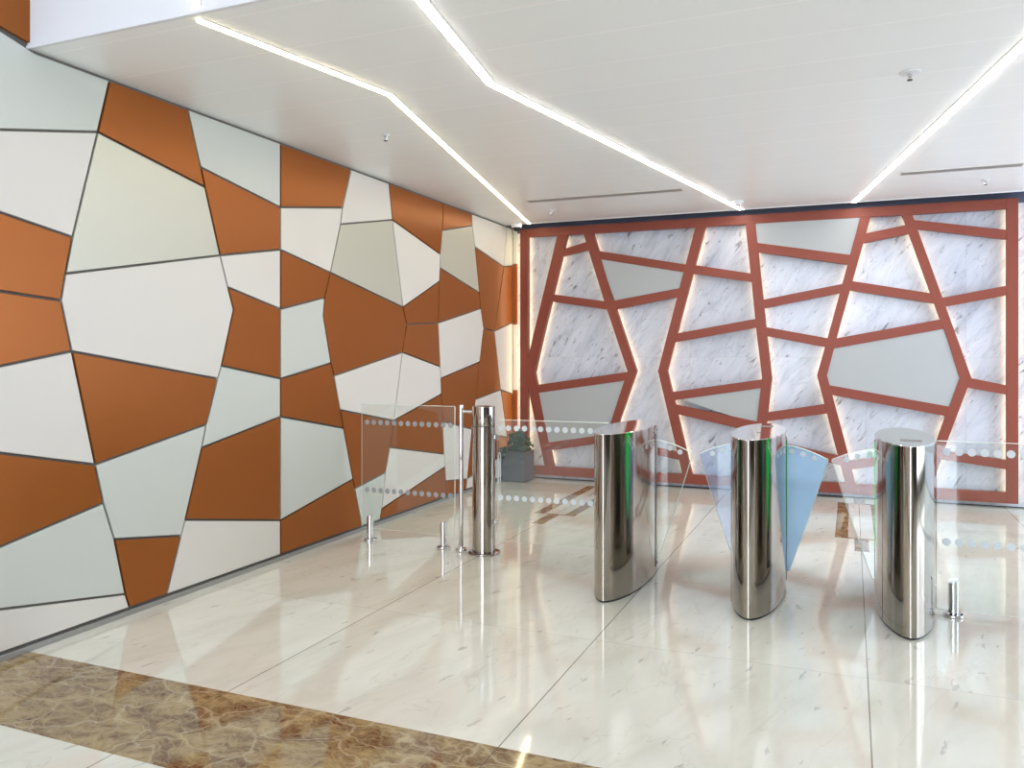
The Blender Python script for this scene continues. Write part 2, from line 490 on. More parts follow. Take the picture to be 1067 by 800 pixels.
# ------------------------------------------------------------------ measured outlines, in metres on each wall plane
# wall_left panels: material key + outline (y, z); lattice outlines: (x, z)
PANELS = [
    ('b', [(2.503, 3.123), (2.855, 3.059), (2.855, 3.588), (2.503, 3.413)]),
    ('g', [(2.503, 3.123), (2.875, 3.026), (3.323, 3.026), (3.245, 2.718), (2.503, 2.547)]),
    ('w', [(2.503, 2.547), (3.245, 2.718), (3.089, 2.12), (2.503, 2.221)]),
    ('b', [(2.503, 2.221), (3.089, 2.12), (3.047, 1.922), (3.021, 1.779), (2.503, 1.819)]),
    ('b', [(2.503, 1.819), (3.021, 1.779), (3.084, 1.513), (2.503, 1.404)]),
    ('w', [(2.503, 1.404), (3.084, 1.513), (3.229, 0.893), (2.503, 1.06)]),
    ('b', [(2.503, 1.06), (3.229, 0.893), (3.282, 0.674), (2.503, 0.524)]),
    ('g', [(2.503, 0.524), (3.282, 0.674), (3.355, 0.457), (3.43, 0.129), (2.503, 0.288)]),
    ('w', [(2.503, 0.288), (3.43, 0.129), (3.46, 0.042), (2.503, 0.042)]),
    ('b', [(3.323, 3.026), (3.903, 3.026), (4.011, 2.688), (4.048, 2.567), (3.245, 2.718)]),
    ('c', [(3.245, 2.718), (4.048, 2.567), (4.183, 2.145), (3.047, 1.922), (3.089, 2.12)]),
    ('w', [(3.047, 1.922), (4.183, 2.145), (4.254, 1.943), (4.309, 1.796), (4.196, 1.421), (4.161, 1.337), (3.084, 1.513), (3.021, 1.779)]),
    ('b', [(3.084, 1.513), (4.161, 1.337), (4.062, 1.047), (3.229, 0.893)]),
    ('g', [(3.229, 0.893), (4.062, 1.047), (4.02, 0.901), (3.881, 0.468), (3.849, 0.376), (3.355, 0.457), (3.282, 0.674)]),
    ('b', [(3.355, 0.457), (3.849, 0.376), (3.733, 0.042), (3.46, 0.042), (3.43, 0.129)]),
    ('g', [(3.903, 3.026), (4.795, 3.026), (4.795, 2.562), (4.011, 2.688)]),
    ('b', [(4.011, 2.688), (4.795, 2.562), (4.795, 2.255), (4.183, 2.145), (4.048, 2.567)]),
    ('w', [(4.183, 2.145), (4.795, 2.255), (4.795, 1.824), (4.254, 1.943)]),
    ('b', [(4.254, 1.943), (4.795, 1.824), (4.795, 1.319), (4.196, 1.421), (4.309, 1.796)]),
    ('g', [(4.196, 1.421), (4.795, 1.319), (4.795, 1.044), (4.02, 0.901), (4.062, 1.047), (4.161, 1.337)]),
    ('b', [(4.02, 0.901), (4.795, 1.044), (4.795, 0.292), (3.881, 0.468)]),
    ('w', [(3.881, 0.468), (4.795, 0.292), (4.795, 0.042), (3.733, 0.042), (3.849, 0.376)]),
    ('b', [(4.795, 3.026), (5.696, 3.026), (5.573, 2.687), (4.795, 2.562)]),
    ('w', [(4.795, 2.562), (5.573, 2.687), (5.546, 2.55), (5.407, 2.145), (4.795, 2.255)]),
    ('b', [(4.795, 2.255), (5.407, 2.145), (5.331, 1.941), (4.795, 1.824)]),
    ('g', [(4.795, 1.824), (5.331, 1.941), (5.312, 1.797), (5.414, 1.427), (4.795, 1.319)]),
    ('b', [(4.795, 1.319), (5.414, 1.427), (5.457, 1.323), (5.542, 1.045), (5.586, 0.894), (4.795, 1.044)]),
    ('g', [(4.795, 1.044), (5.586, 0.894), (5.724, 0.459), (4.795, 0.292)]),
    ('b', [(4.795, 0.292), (5.724, 0.459), (5.753, 0.375), (5.861, 0.042), (4.795, 0.042)]),
    ('w', [(5.696, 3.026), (6.291, 3.026), (6.352, 2.708), (5.546, 2.55), (5.573, 2.687)]),
    ('c', [(5.546, 2.55), (6.352, 2.708), (6.539, 1.93), (5.407, 2.145)]),
    ('b', [(5.407, 2.145), (6.539, 1.93), (6.609, 1.773), (6.53, 1.513), (5.457, 1.323), (5.414, 1.427), (5.312, 1.797), (5.331, 1.941)]),
    ('w', [(5.457, 1.323), (6.53, 1.513), (6.377, 0.896), (5.542, 1.045)]),
    ('b', [(5.542, 1.045), (6.377, 0.896), (6.311, 0.66), (6.237, 0.446), (5.753, 0.375), (5.724, 0.459), (5.586, 0.894)]),
    ('g', [(5.753, 0.375), (6.237, 0.446), (6.173, 0.133), (6.142, 0.042), (5.861, 0.042)]),
    ('b', [(6.291, 3.026), (7.343, 3.026), (7.322, 2.748), (7.28, 2.501), (6.352, 2.708)]),
    ('w', [(6.352, 2.708), (7.28, 2.501), (7.274, 2.365), (7.259, 2.228), (6.539, 1.93)]),
    ('b', [(6.539, 1.93), (7.259, 2.228), (7.235, 1.808), (6.609, 1.773)]),
    ('b', [(6.609, 1.773), (7.235, 1.808), (7.28, 1.369), (6.53, 1.513)]),
    ('w', [(6.53, 1.513), (7.28, 1.369), (7.291, 1.253), (7.301, 1.093), (6.377, 0.896)]),
    ('b', [(6.377, 0.896), (7.301, 1.093), (7.332, 0.814), (7.364, 0.48), (6.311, 0.66)]),
    ('w', [(6.311, 0.66), (7.364, 0.48), (7.385, 0.35), (6.173, 0.133), (6.237, 0.446)]),
    ('b', [(6.173, 0.133), (7.385, 0.35), (7.406, 0.201), (7.428, 0.042), (6.142, 0.042)]),
    ('b', [(7.343, 3.026), (8.021, 3.026), (8.029, 2.9), (7.322, 2.748)]),
    ('c', [(7.322, 2.748), (8.029, 2.9), (8.095, 2.677), (8.21, 2.178), (7.274, 2.365), (7.28, 2.501)]),
    ('b', [(7.274, 2.365), (8.21, 2.178), (8.246, 2.006), (7.235, 1.808), (7.259, 2.228)]),
    ('w', [(7.235, 1.808), (8.246, 2.006), (8.323, 1.786), (8.215, 1.409), (7.291, 1.253), (7.28, 1.369)]),
    ('b', [(7.291, 1.253), (8.215, 1.409), (8.12, 0.997), (8.017, 0.678), (7.332, 0.814), (7.301, 1.093)]),
    ('w', [(7.332, 0.814), (8.017, 0.678), (7.901, 0.15), (7.406, 0.201), (7.385, 0.35), (7.364, 0.48)]),
    ('b', [(7.406, 0.201), (7.901, 0.15), (7.878, 0.042), (7.428, 0.042)]),
    ('w', [(8.021, 3.026), (9.0, 3.026), (8.898, 2.535), (8.095, 2.677), (8.029, 2.9)]),
    ('b', [(8.095, 2.677), (8.898, 2.535), (8.627, 1.762), (8.323, 1.786), (8.246, 2.006), (8.21, 2.178)]),
    ('b', [(8.323, 1.786), (8.627, 1.762), (8.812, 1.075), (8.12, 0.997), (8.215, 1.409)]),
    ('w', [(8.12, 0.997), (8.812, 1.075), (9.0, 0.496), (8.017, 0.678)]),
    ('b', [(8.017, 0.678), (9.0, 0.496), (9.009, 0.316), (7.901, 0.15)]),
    ('w', [(7.901, 0.15), (9.009, 0.316), (9.0, 0.042), (7.878, 0.042)]),
    ('g', [(9.0, 3.026), (9.17, 3.026), (9.17, 2.576), (8.898, 2.535)]),
    ('b', [(8.898, 2.535), (9.17, 2.576), (9.17, 1.882), (8.627, 1.762)]),
    ('w', [(8.627, 1.762), (9.17, 1.882), (9.17, 1.006), (8.812, 1.075)]),
    ('b', [(8.812, 1.075), (9.17, 1.006), (9.17, 0.306), (9.009, 0.316), (9.0, 0.496)]),
    ('w', [(9.009, 0.316), (9.17, 0.306), (9.17, 0.042), (9.0, 0.042)]),
]
ZIGZAGS = [
    ([(-3.211, 2.891), (-3.519, 1.713), (-3.628, 1.275), (-3.37, 0.177)],
     [(-3.087, 2.884), (-3.393, 1.712), (-3.498, 1.276), (-3.261, 0.18)]),
    ([(-2.889, 2.895), (-2.639, 2.111), (-2.362, 1.303), (-2.553, 0.727), (-2.735, 0.18)],
     [(-2.77, 2.903), (-2.51, 2.057), (-2.255, 1.303), (-2.449, 0.752), (-2.625, 0.186)]),
    ([(-1.593, 2.911), (-1.908, 1.699), (-2.01, 1.305), (-1.736, 0.17)],
     [(-1.483, 2.904), (-1.797, 1.72), (-1.905, 1.306), (-1.63, 0.165)]),
    ([(-1.057, 2.898), (-0.937, 1.691), (-0.885, 1.248), (-0.937, 0.769), (-1.009, 0.139)],
     [(-0.954, 2.901), (-0.835, 1.711), (-0.783, 1.239), (-0.835, 0.766), (-0.904, 0.145)]),
    ([(0.085, 2.911), (-0.224, 1.685), (-0.333, 1.274), (-0.13, 0.44), (-0.056, 0.156)],
     [(0.183, 2.905), (-0.13, 1.704), (-0.234, 1.275), (-0.028, 0.455), (0.039, 0.162)]),
    ([(0.47, 2.895), (0.867, 1.676), (0.983, 1.259), (0.788, 0.647), (0.646, 0.171)],
     [(0.563, 2.898), (0.956, 1.675), (1.086, 1.264), (0.875, 0.631), (0.735, 0.167)]),
]
CROSS_BARS = [
    [(-3.144, 2.731), (-2.856, 2.804), (-2.834, 2.713), (-3.178, 2.645)],
    [(-3.303, 2.212), (-2.639, 2.107), (-2.597, 2.009), (-3.315, 2.124)],
    [(-3.474, 1.127), (-2.362, 1.292), (-2.393, 1.193), (-3.474, 1.03)],
    [(-3.325, 0.445), (-2.631, 0.565), (-2.654, 0.47), (-3.303, 0.351)],
    [(-2.726, 2.697), (-1.717, 2.496), (-1.737, 2.411), (-2.682, 2.595)],
    [(-2.532, 2.109), (-1.776, 2.23), (-1.808, 2.132), (-2.478, 2.015)],
    [(-2.551, 0.535), (-1.773, 0.398), (-1.757, 0.313), (-2.574, 0.455)],
    [(-1.599, 2.482), (-1.004, 2.367), (-0.994, 2.276), (-1.62, 2.388)],
    [(-1.779, 1.73), (-0.946, 1.877), (-0.937, 1.784), (-1.807, 1.632)],
    [(-1.847, 1.072), (-0.891, 1.224), (-0.899, 1.132), (-1.827, 0.98)],
    [(-1.817, 0.932), (-0.939, 0.772), (-0.954, 0.656), (-1.797, 0.827)],
    [(-0.927, 2.691), (0.008, 2.517), (-0.017, 2.42), (-0.909, 2.589)],
    [(-0.865, 2.081), (-0.085, 2.224), (-0.111, 2.131), (-0.855, 1.99)],
    [(-0.825, 1.782), (-0.241, 1.665), (-0.269, 1.572), (-0.816, 1.685)],
    [(-0.816, 0.873), (-0.241, 0.977), (-0.222, 0.879), (-0.825, 0.778)],
    [(-0.865, 0.585), (-0.111, 0.438), (-0.093, 0.343), (-0.875, 0.494)],
    [(0.166, 2.739), (0.498, 2.796), (0.516, 2.705), (0.14, 2.64)],
    [(0.014, 2.248), (0.708, 2.108), (0.731, 2.007), (0.004, 2.152)],
    [(-0.124, 1.664), (0.812, 1.841), (0.833, 1.745), (-0.142, 1.56)],
    [(-0.194, 1.17), (0.884, 0.979), (0.85, 0.887), (-0.185, 1.07)],
    [(-0.013, 0.396), (0.757, 0.555), (0.74, 0.463), (0.004, 0.308)],
    [(0.579, 2.843), (1.396, 2.695), (1.396, 2.604), (0.611, 2.751)],
    [(0.836, 2.056), (1.396, 2.16), (1.396, 2.068), (0.875, 1.97)],
    [(1.083, 1.262), (1.396, 1.192), (1.396, 1.102), (1.05, 1.168)],
    [(0.85, 0.537), (1.396, 0.471), (1.396, 0.381), (0.825, 0.453)],
]
INFILLS = [
    [(-3.498, 1.058), (-2.37, 1.231), (-2.517, 0.733), (-2.666, 0.506), (-3.327, 0.388)],
    [(-2.7, 2.629), (-1.715, 2.445), (-1.779, 2.19), (-2.494, 2.057)],
    [(-1.854, 1.022), (-0.885, 1.176), (-0.924, 0.732)],
    [(-0.974, 2.931), (0.108, 2.922), (-0.001, 2.474), (-0.934, 2.65)],
    [(-0.157, 1.605), (0.841, 1.79), (1.001, 1.259), (0.875, 0.935), (-0.213, 1.125), (-0.269, 1.265)],
]

XL, YM, YF, ZC, YS = -3.84, 9.19, 9.08, 3.04, 2.865   # left wall backing, marble face, lattice face, low ceiling, fascia
XR, YB, ZH = 4.8, -6.6, 6.0                            # right wall, glazed entrance wall, hall ceiling

# ------------------------------------------------------------------ room shell
bm = bmesh.new(); add_box(bm, XL - 0.2, XR + 0.2, YB - 0.2, 9.6, -0.12, 0.0)
structure(finish('floor', bm, M['floor']))

bm = bmesh.new(); add_box(bm, XL + 0.021, XR, 2.235, 2.84, -0.01, 0.0012)
structure(finish('trim_1', bm, M['brown']))

def inlay(cx):
    """greek-key style inlay: a framed rectangle with a tab at each end, set flush in the floor"""
    bm = bmesh.new()
    y0, y1 = 7.165, 8.83
    for s in (-1, 1):
        add_box(bm, cx + s * 0.15 - 0.05, cx + s * 0.15 + 0.05, y0, y1, -0.01, 0.0012)
    for y in (y0, y1):
        add_box(bm, cx - 0.2, cx + 0.2, y - 0.014, y + 0.014, -0.01, 0.0014)
        ys = (6.71, y0) if y == y0 else (y1, 9.12)
        add_box(bm, cx - 0.052, cx + 0.052, ys[0], ys[1], -0.01, 0.0011)
    return bm
structure(finish('trim_2', inlay(-2.56), M['inlay']))
structure(finish('trim_3', inlay(0.075), M['inlay']))

bm = bmesh.new(); add_box(bm, XL - 0.2, XR + 0.2, YM, 9.5, 0.0, 6.0)
wall_back = structure(finish('wall_back', bm, M['wall_marble']))
bm = bmesh.new(); add_box(bm, XL, XR, YM - 0.006, YM, 0.0, 0.012)
structure(finish('baseboard_back', bm, M['gap']))

bm = bmesh.new(); add_box(bm, XR, XR + 0.2, YB - 0.2, YM, 0.0, 6.0)
structure(finish('wall_right', bm, M['dark_wall']))

# left wall: grey backing carrying the polygonal cladding panels
bm = bmesh.new(); add_box(bm, XL - 0.2, XL, YB - 0.2, YM, 0.0, 6.0)
wall_left = structure(finish('wall_left', bm, M['backing']))
PANEL_LABEL = {'b': 'copper brown panel', 'w': 'warm white panel', 'g': 'pale grey panel', 'c': 'champagne grey panel'}
for key, poly in PANELS:
    bm = bmesh.new()
    prism(bm, inset_poly(poly, 0.007), lambda u, v, t: (t, u, v), XL + 0.02, XL + 0.0005, 0.0022)
    p = finish('cladding_panel', bm, M[key], wall_left)
    p['label'] = PANEL_LABEL[key]
# narrow returns of the last panels, turning the corner onto the marble
for key, z0, z1 in (('g', 2.60, 3.026), ('b', 1.86, 2.595), ('w', 1.06, 1.855), ('b', 0.37, 1.055), ('w', 0.042, 0.365)):
    bm = bmesh.new(); add_box(bm, XL + 0.022, XL + 0.078, YM - 0.02, YM - 0.0015, z0, z1, 0.002)
    finish('cladding_panel', bm, M[key], wall_back)['label'] = PANEL_LABEL[key]
# the same cladding carries on beside the camera, plain
bm = bmesh.new(); add_box(bm, XL + 0.0005, XL + 0.02, 0.4, 2.33, 0.04, 5.9)
finish('cladding_panel', bm, M['w'], wall_left)
bm = bmesh.new(); add_box(bm, XL + 0.0005, XL + 0.02, YB, 0.39, 0.04, 5.9)
finish('cladding_panel', bm, M['b'], wall_left)
bm = bmesh.new(); add_box(bm, XL, XL + 0.021, YB, YM - 0.007, 0.0, 0.030, 0.002)
structure(finish('baseboard_left', bm, M['baseboard']))

# low ceiling over the gates, its front fascia, and the taller hall the camera stands in
bm = bmesh.new()
add_box(bm, XL, XR, YS, 8.94, ZC, ZC + 0.12)
structure(finish('ceiling', bm, M['ceiling']))
bm = bmesh.new(); add_box(bm, XL, XR, 8.9405, 8.956, ZC - 0.006, ZC + 0.12)
structure(finish('trim_4', bm, M['white']))
bm = bmesh.new(); add_box(bm, XL, XR, 8.94, YM - 0.0005, ZC + 0.125, ZC + 0.2)
structure(finish('trim_5', bm, M['gap']))
bm = bmesh.new(); add_box(bm, XL + 0.001, XR, YM - 0.012, YM - 0.0003, 2.965, ZC + 0.12)
structure(finish('recess_reflection_strip', bm, M['recess_reflection']))  # dark recess mirrored in the marble, painted as a strip on the wall
bm = bmesh.new(); add_box(bm, XL, XR, YS - 0.02, YS - 0.0005, ZC, ZH)
add_box(bm, XL, XR, YS - 0.028, YS - 0.015, ZC - 0.003, ZC + 0.012)
structure(finish('wall_front', bm, M['fascia']))
bm = bmesh.new()
add_box(bm, XL - 0.2, XR + 0.2, YB - 0.2, YS, ZH, ZH + 0.15)
structure(finish('ceiling_hall', bm, M['white']))

# entrance wall behind the camera: side piers, head, and a mullioned glazed opening
GX0, GX1, GZ = -2.7, 1.9, 5.0
bm = bmesh.new()
add_box(bm, XL - 0.2, GX0, YB - 0.2, YB, 0, ZH)
add_box(bm, GX1, XR + 0.2, YB - 0.2, YB, 0, ZH)
add_box(bm, GX0, GX1, YB - 0.2, YB, GZ, ZH)
structure(finish('wall_rear', bm, M['dark_wall']))
bm = bmesh.new()
for i in range(5):
    x = GX0 + (GX1 - GX0) * i / 4
    add_box(bm, x - 0.03, x + 0.03, YB - 0.12, YB - 0.04, 0, GZ)
for z in (0.04, 2.4, GZ - 0.04):
    add_box(bm, GX0, GX1, YB - 0.12, YB - 0.04, z - 0.04, z + 0.04)
window = structure(finish('window_1', bm, M['mullion']))
bm = bmesh.new(); add_box(bm, GX0, GX1, YB - 0.085, YB - 0.077, 0.08, GZ - 0.08)
finish('window_pane', bm, M['glass'], window)

# ------------------------------------------------------------------ lattice screen
def to_back(u, v, t):
    return (u, t, v)

lattice = thing('lattice_screen', 'copper brown openwork lattice of zigzag and slanting bars, back-lit, across the marble wall', 'wall screen', (-1.1, YF, 0.05))
loc_inv = Matrix.Translation(-lattice.location)

def part_at(name, bm, mats, parent, **k):
    """mesh built in world coordinates, parented under an empty that sits at parent.location"""
    loc = Vector()
    q = parent
    while q is not None:
        loc += q.location
        q = q.parent
    bmesh.ops.translate(bm, verts=bm.verts[:], vec=-loc)
    return finish(name, bm, mats, parent, **k)

FX0, FX1, FZ0, FZ1 = -3.685, 1.482, 0.055, 2.999
W_ = 0.098
rects = [('side_post', (FX0, FX0 + W_, FZ0, FZ1)), ('side_post', (FX1 - W_, FX1, FZ0, FZ1)),
         ('top_rail', (FX0 + W_ + 0.001, FX1 - W_ - 0.001, FZ1 - W_, FZ1)), ('bottom_rail', (FX0 + W_ + 0.001, FX1 - W_ - 0.001, FZ0, FZ0 + 0.105))]
for nm, (x0, x1, z0, z1) in rects:
    bm = bmesh.new(); add_box(bm, x0, x1, YF, YF + 0.07, z0, z1, 0.002)
    part_at(nm, bm, M['lattice'], lattice)
for lft, rgt in ZIGZAGS:
    lft = [list(p) for p in lft]; rgt = [list(p) for p in rgt]
    for s_ in (lft, rgt):                     # run the ends into the rails
        s_[0][1] = FZ1 - W_ + 0.002
        s_[-1][1] = FZ0 + 0.103
    poly = [tuple(p) for p in lft] + [tuple(p) for p in rgt[::-1]]
    bm = bmesh.new(); prism(bm, poly, to_back, YF + 0.0012, YF + 0.07, 0.0015)
    part_at('zigzag_bar', bm, M['lattice'], lattice)
for q_ in CROSS_BARS:
    (ax, az), (bx, bz), (cx_, cz_), (dx, dz) = q_
    e = 0.035                                 # run each end under the zigzag it meets
    def ext(p, q, s):
        d = Vector((q[0] - p[0], q[1] - p[1])).normalized() * s
        return (p[0] - d.x, p[1] - d.y)
    poly = [ext((ax, az), (bx, bz), e), ext((bx, bz), (ax, az), e), ext((cx_, cz_), (dx, dz), e), ext((dx, dz), (cx_, cz_), e)]
    bm = bmesh.new(); prism(bm, poly, to_back, YF + 0.0022, YF + 0.068, 0.0015)
    part_at('cross_bar', bm, M['lattice'], lattice)
for poly in INFILLS:
    bm = bmesh.new(); prism(bm, poly, to_back, YF + 0.012, YF + 0.03)
    pp = part_at('infill_panel', bm, M['infill'], lattice)
    pp['label'] = 'flat grey panel filling an opening'

# warm LED tape on the back of every upright, facing the marble
def tape(path, off):
    bm = bmesh.new()
    for (x0, z0), (x1, z1) in zip(path, path[1:]):
        d = Vector((x1 - x0, z1 - z0)); L_ = d.length; d.normalize()
        n_ = Vector((-d.y, d.x)) * 0.006
        poly = [(x0 + n_.x, z0 + n_.y), (x1 + n_.x, z1 + n_.y), (x1 - n_.x, z1 - n_.y), (x0 - n_.x, z0 - n_.y)]
        prism(bm, poly, to_back, YF + 0.071, YF + 0.076)
    return bm
for lft, rgt in ZIGZAGS:
    for side, other in ((lft, rgt), (rgt, lft)):
        n_ = min(len(side), len(other))
        path = []
        for i, (x, z) in enumerate(side):
            ox = other[min(i, len(other) - 1)][0]
            s_ = 1 if ox > x else -1
            path.append((x + s_ * 0.016, min(max(z, 0.17), 2.88)))
        part_at('led_tape', tape(path, 0), M['halo'], lattice)
bm = bmesh.new(); add_box(bm, FX0 - 0.005, FX0 - 0.0005, YF + 0.035, YF + 0.066, FZ0 + 0.03, FZ1 - 0.05)
part_at('led_tape', bm, M['halo'], lattice)
for x in (FX0 + 0.012, FX0 + W_ - 0.014, FX1 - W_ + 0.014, FX1 - 0.012):
    part_at('led_tape', tape([(x, FZ0 + 0.03), (x, FZ1 - 0.05)], 0), M['halo'], lattice)

# ------------------------------------------------------------------ ceiling fittings
def light_line(path, width, mat, label, extra=None):
    t = thing('light_strip', label, 'strip light', (path[0][0], path[0][1], ZC), 'light lines in the low ceiling')
    def ribbon(w, z0, z1):
        bm = bmesh.new()
        pts = [Vector(p) for p in path]
        left, right = [], []
        for i, p in enumerate(pts):
            d1 = (p - pts[i - 1]).normalized() if i else (pts[1] - p).normalized()
            d2 = (pts[i + 1] - p).normalized() if i + 1 < len(pts) else d1
            n1, n2 = Vector((-d1.y, d1.x)), Vector((-d2.y, d2.x))
            o_ = (n1 + n2) * (w / 2 / (1 + n1.dot(n2)))
            left.append((p.x + o_.x, p.y + o_.y)); right.append((p.x - o_.x, p.y - o_.y))
        prism(bm, left + right[::-1], lambda u, v, z: (u, v, z), z0, z1)
        return bm
    part_at('housing', ribbon(width + 0.016, ZC - 0.004, ZC - 0.0003), M['led_trim'], t)
    part_at('diffuser', ribbon(width, ZC - 0.008, ZC - 0.0042), mat, t)
    if extra:
        bm = bmesh.new(); add_box(bm, extra[0] - width / 2 - 0.008, extra[0] + width / 2 + 0.008, YS - 0.026, YS - 0.0205, ZC + 0.03, ZH - 0.3)
        part_at('upright_housing', bm, M['led_trim'], t)
        bm = bmesh.new(); add_box(bm, extra[0] - width / 2, extra[0] + width / 2, YS - 0.031, YS - 0.0262, ZC + 0.03, ZH - 0.3)
        part_at('upright_diffuser', bm, mat, t)
    return t
light_line([(-2.775, 2.90), (-2.53, 4.17), (-3.51, 8.93)], 0.034, M['led_yellow'],
           'thin warm yellow light line, bent once, nearest the panelled left wall', extra=(-2.735,))
light_line([(-1.695, 2.90), (-1.895, 4.215), (-1.08, 8.93)], 0.046, M['led_white'],
           'bright white bent light line in the middle of the ceiling, ending above the lattice')
light_line([(0.60, 2.90), (0.90, 4.10), (0.028, 8.93)], 0.046, M['led_white'],
           'bright white light line at the right of the ceiling, running to the lattice top')

def slot_diffuser(x0, x1, y, label):
    t = thing('air_diffuser', label, 'air vent', ((x0 + x1) / 2, y, ZC), 'slot air diffusers in the ceiling')
    bm = bmesh.new()
    add_box(bm, x0, x1, y - 0.062, y - 0.052, ZC - 0.005, ZC + 0.01)
    add_box(bm, x0, x1, y + 0.052, y + 0.062, ZC - 0.005, ZC + 0.01)
    add_box(bm, x0, x0 + 0.008, y - 0.062, y + 0.062, ZC - 0.005, ZC + 0.01)
    add_box(bm, x1 - 0.008, x1, y - 0.062, y + 0.062, ZC - 0.005, ZC + 0.01)
    part_at('frame', bm, M['led_trim'], t)
    bm = bmesh.new(); add_box(bm, x0 + 0.008, x1 - 0.008, y - 0.052, y + 0.052, ZC - 0.001, ZC + 0.01)
    part_at('slot', bm, M['grille'], t)
    bm = bmesh.new()
    for k in range(3):
        yy = y - 0.03 + 0.03 * k
        add_box(bm, x0 + 0.008, x1 - 0.008, yy - 0.008, yy + 0.008, ZC - 0.004, ZC - 0.0012)
    part_at('louvre', bm, M['slat'], t)
slot_diffuser(-3.02, -1.46, 7.65, 'long grey slot diffuser between the left and middle light lines')
slot_diffuser(0.39, 1.29, 7.70, 'short grey slot diffuser at the right, above the right end of the lattice')
slot_diffuser(1.34, 2.3, 7.70, 'grey slot diffuser continuing past the right edge of the view')

def sprinkler(x, y, r, label):
    t = thing('sprinkler_head', label, 'sprinkler', (x, y, ZC), 'sprinkler heads in the ceiling')
    bm = bmesh.new(); add_cyl(bm, x, y, ZC - 0.008, ZC, r, 24, 0.002)
    part_at('rosette', bm, M['white'], t, angle=40)
    bm = bmesh.new()
    add_cyl(bm, x, y, ZC - 0.03, ZC - 0.007, 0.007, 12)
    for s in (-1, 1):
        add_rod(bm, (x + s * 0.011, y, ZC - 0.010), (x + s * 0.004, y, ZC - 0.042), 0.002, 8)
    part_at('nozzle', bm, M['chrome'], t)
    bm = bmesh.new(); add_cyl(bm, x, y, ZC - 0.046, ZC - 0.042, 0.014, 16)
    part_at('deflector', bm, M['black'], t)
sprinkler(-3.02, 4.93, 0.03, 'small sprinkler head beside the warm yellow light line')
sprinkler(0.295, 4.94, 0.055, 'sprinkler head with wide white rosette left of the right light line')
sprinkler(1.095, 8.25, 0.03, 'small sprinkler head below the short right slot diffuser')
sprinkler(-2.98, 8.24, 0.025, 'tiny sprinkler head below the long slot diffuser')

t = thing('dome_camera', 'white dome security camera with dark lens in the corner above the lattice frame', 'security camera', (-3.64, 8.86, ZC))
bm = bmesh.new(); add_cyl(bm, -3.64, 8.86, ZC - 0.055, ZC - 0.0045, 0.062, 32, 0.008)
part_at('housing', bm, M['white'], t, angle=40)
bm = bmesh.new(); add_sphere(bm, (-3.64, 8.86, ZC - 0.056), 0.045)
part_at('lens_dome', bm, M['dome_dark'], t, smooth=True)
t = thing('ceiling_sensor', 'white domed ceiling sensor beside the end of the middle light line', 'sensor', (-1.06, 8.45, ZC))
bm = bmesh.new(); add_cyl(bm, -1.06, 8.45, ZC - 0.02, ZC, 0.06, 32, 0.006)
part_at('base', bm, M['white'], t, angle=40)
bm = bmesh.new(); add_sphere(bm, (-1.06, 8.45, ZC - 0.02), 0.045, sz=0.7)
part_at('dome', bm, M['white'], t, smooth=True)
bm = bmesh.new(); add_cyl(bm, -1.05, 8.43, ZC - 0.056, ZC - 0.045, 0.012, 16)
part_at('lens', bm, M['black'], t)

# ------------------------------------------------------------------ speed gates
PA, PB, PYC, PH = 0.156, 0.60, 5.325, 1.015
GATE_Y = 5.50
def gate_outline(a, b, n=96, zoff=0):
    pts = []
    for i in range(n):
        th = 2 * PI * i / n
        s, c = math.sin(th), math.cos(th)
        pts.append((math.copysign(a * abs(c) ** 1.14, c), b * s))
    return pts

def gate_column(bm, cx, cyy, a, b, z0, z1, bevel=0.0):
    prism(bm, [(x + cx, y + cyy) for x, y in gate_outline(a, b)], lambda u, v, z: (u, v, z), z1, z0, bevel)

def side_x(y):
    """half width of the column at distance y from its centre"""
    s = min(1, abs(y) / PB)
    return PA * math.sqrt(max(0, 1 - s * s)) ** 1.14

def wing(t, cx, side, mat):
    """glass flap: arched top, rounded tip, edge sloping back to the column"""
    x0 = side_x(GATE_Y - PYC) - 0.03
    prof = []
    for i in range(9):                         # arched top edge
        f = i / 8
        prof.append((x0 + (0.385 - x0) * f, 0.918 - 0.075 * f ** 1.8))
    for i in range(1, 5):                      # rounded tip
        a_ = PI / 2 * i / 4
        prof.append((0.385 + 0.018 * math.sin(a_), 0.825 + 0.018 * math.cos(a_)))
    prof += [(0.392, 0.79), (0.29, 0.46), (0.172, 0.11), (x0, 0.08)]
    poly = [(cx + side * x, z) for x, z in prof]
    bm = bmesh.new()
    prism(bm, poly, to_back, GATE_Y - 0.005, GATE_Y + 0.005, 0.0045, 0, 1)
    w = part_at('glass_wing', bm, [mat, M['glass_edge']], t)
    for k in range(3):
        bm = bmesh.new()
        x = 0.185 + k * 0.066
        z = 0.918 - 0.075 * ((x - x0) / (0.385 - x0)) ** 1.8 - 0.036
        add_cyl_y(bm, cx + side * x, GATE_Y - 0.0065, GATE_Y - 0.0052, z, 0.0175)
        part_at('dot', bm, M['dot'], w)

def add_cyl_y(bm, x, y0, y1, z, r, seg=20):
    mtx = Matrix.Translation((x, (y0 + y1) / 2, z)) @ Matrix.Rotation(PI / 2, 4, 'X')
    bmesh.ops.create_cone(bm, cap_ends=True, segments=seg, radius1=r, radius2=r, depth=abs(y1 - y0), matrix=mtx)

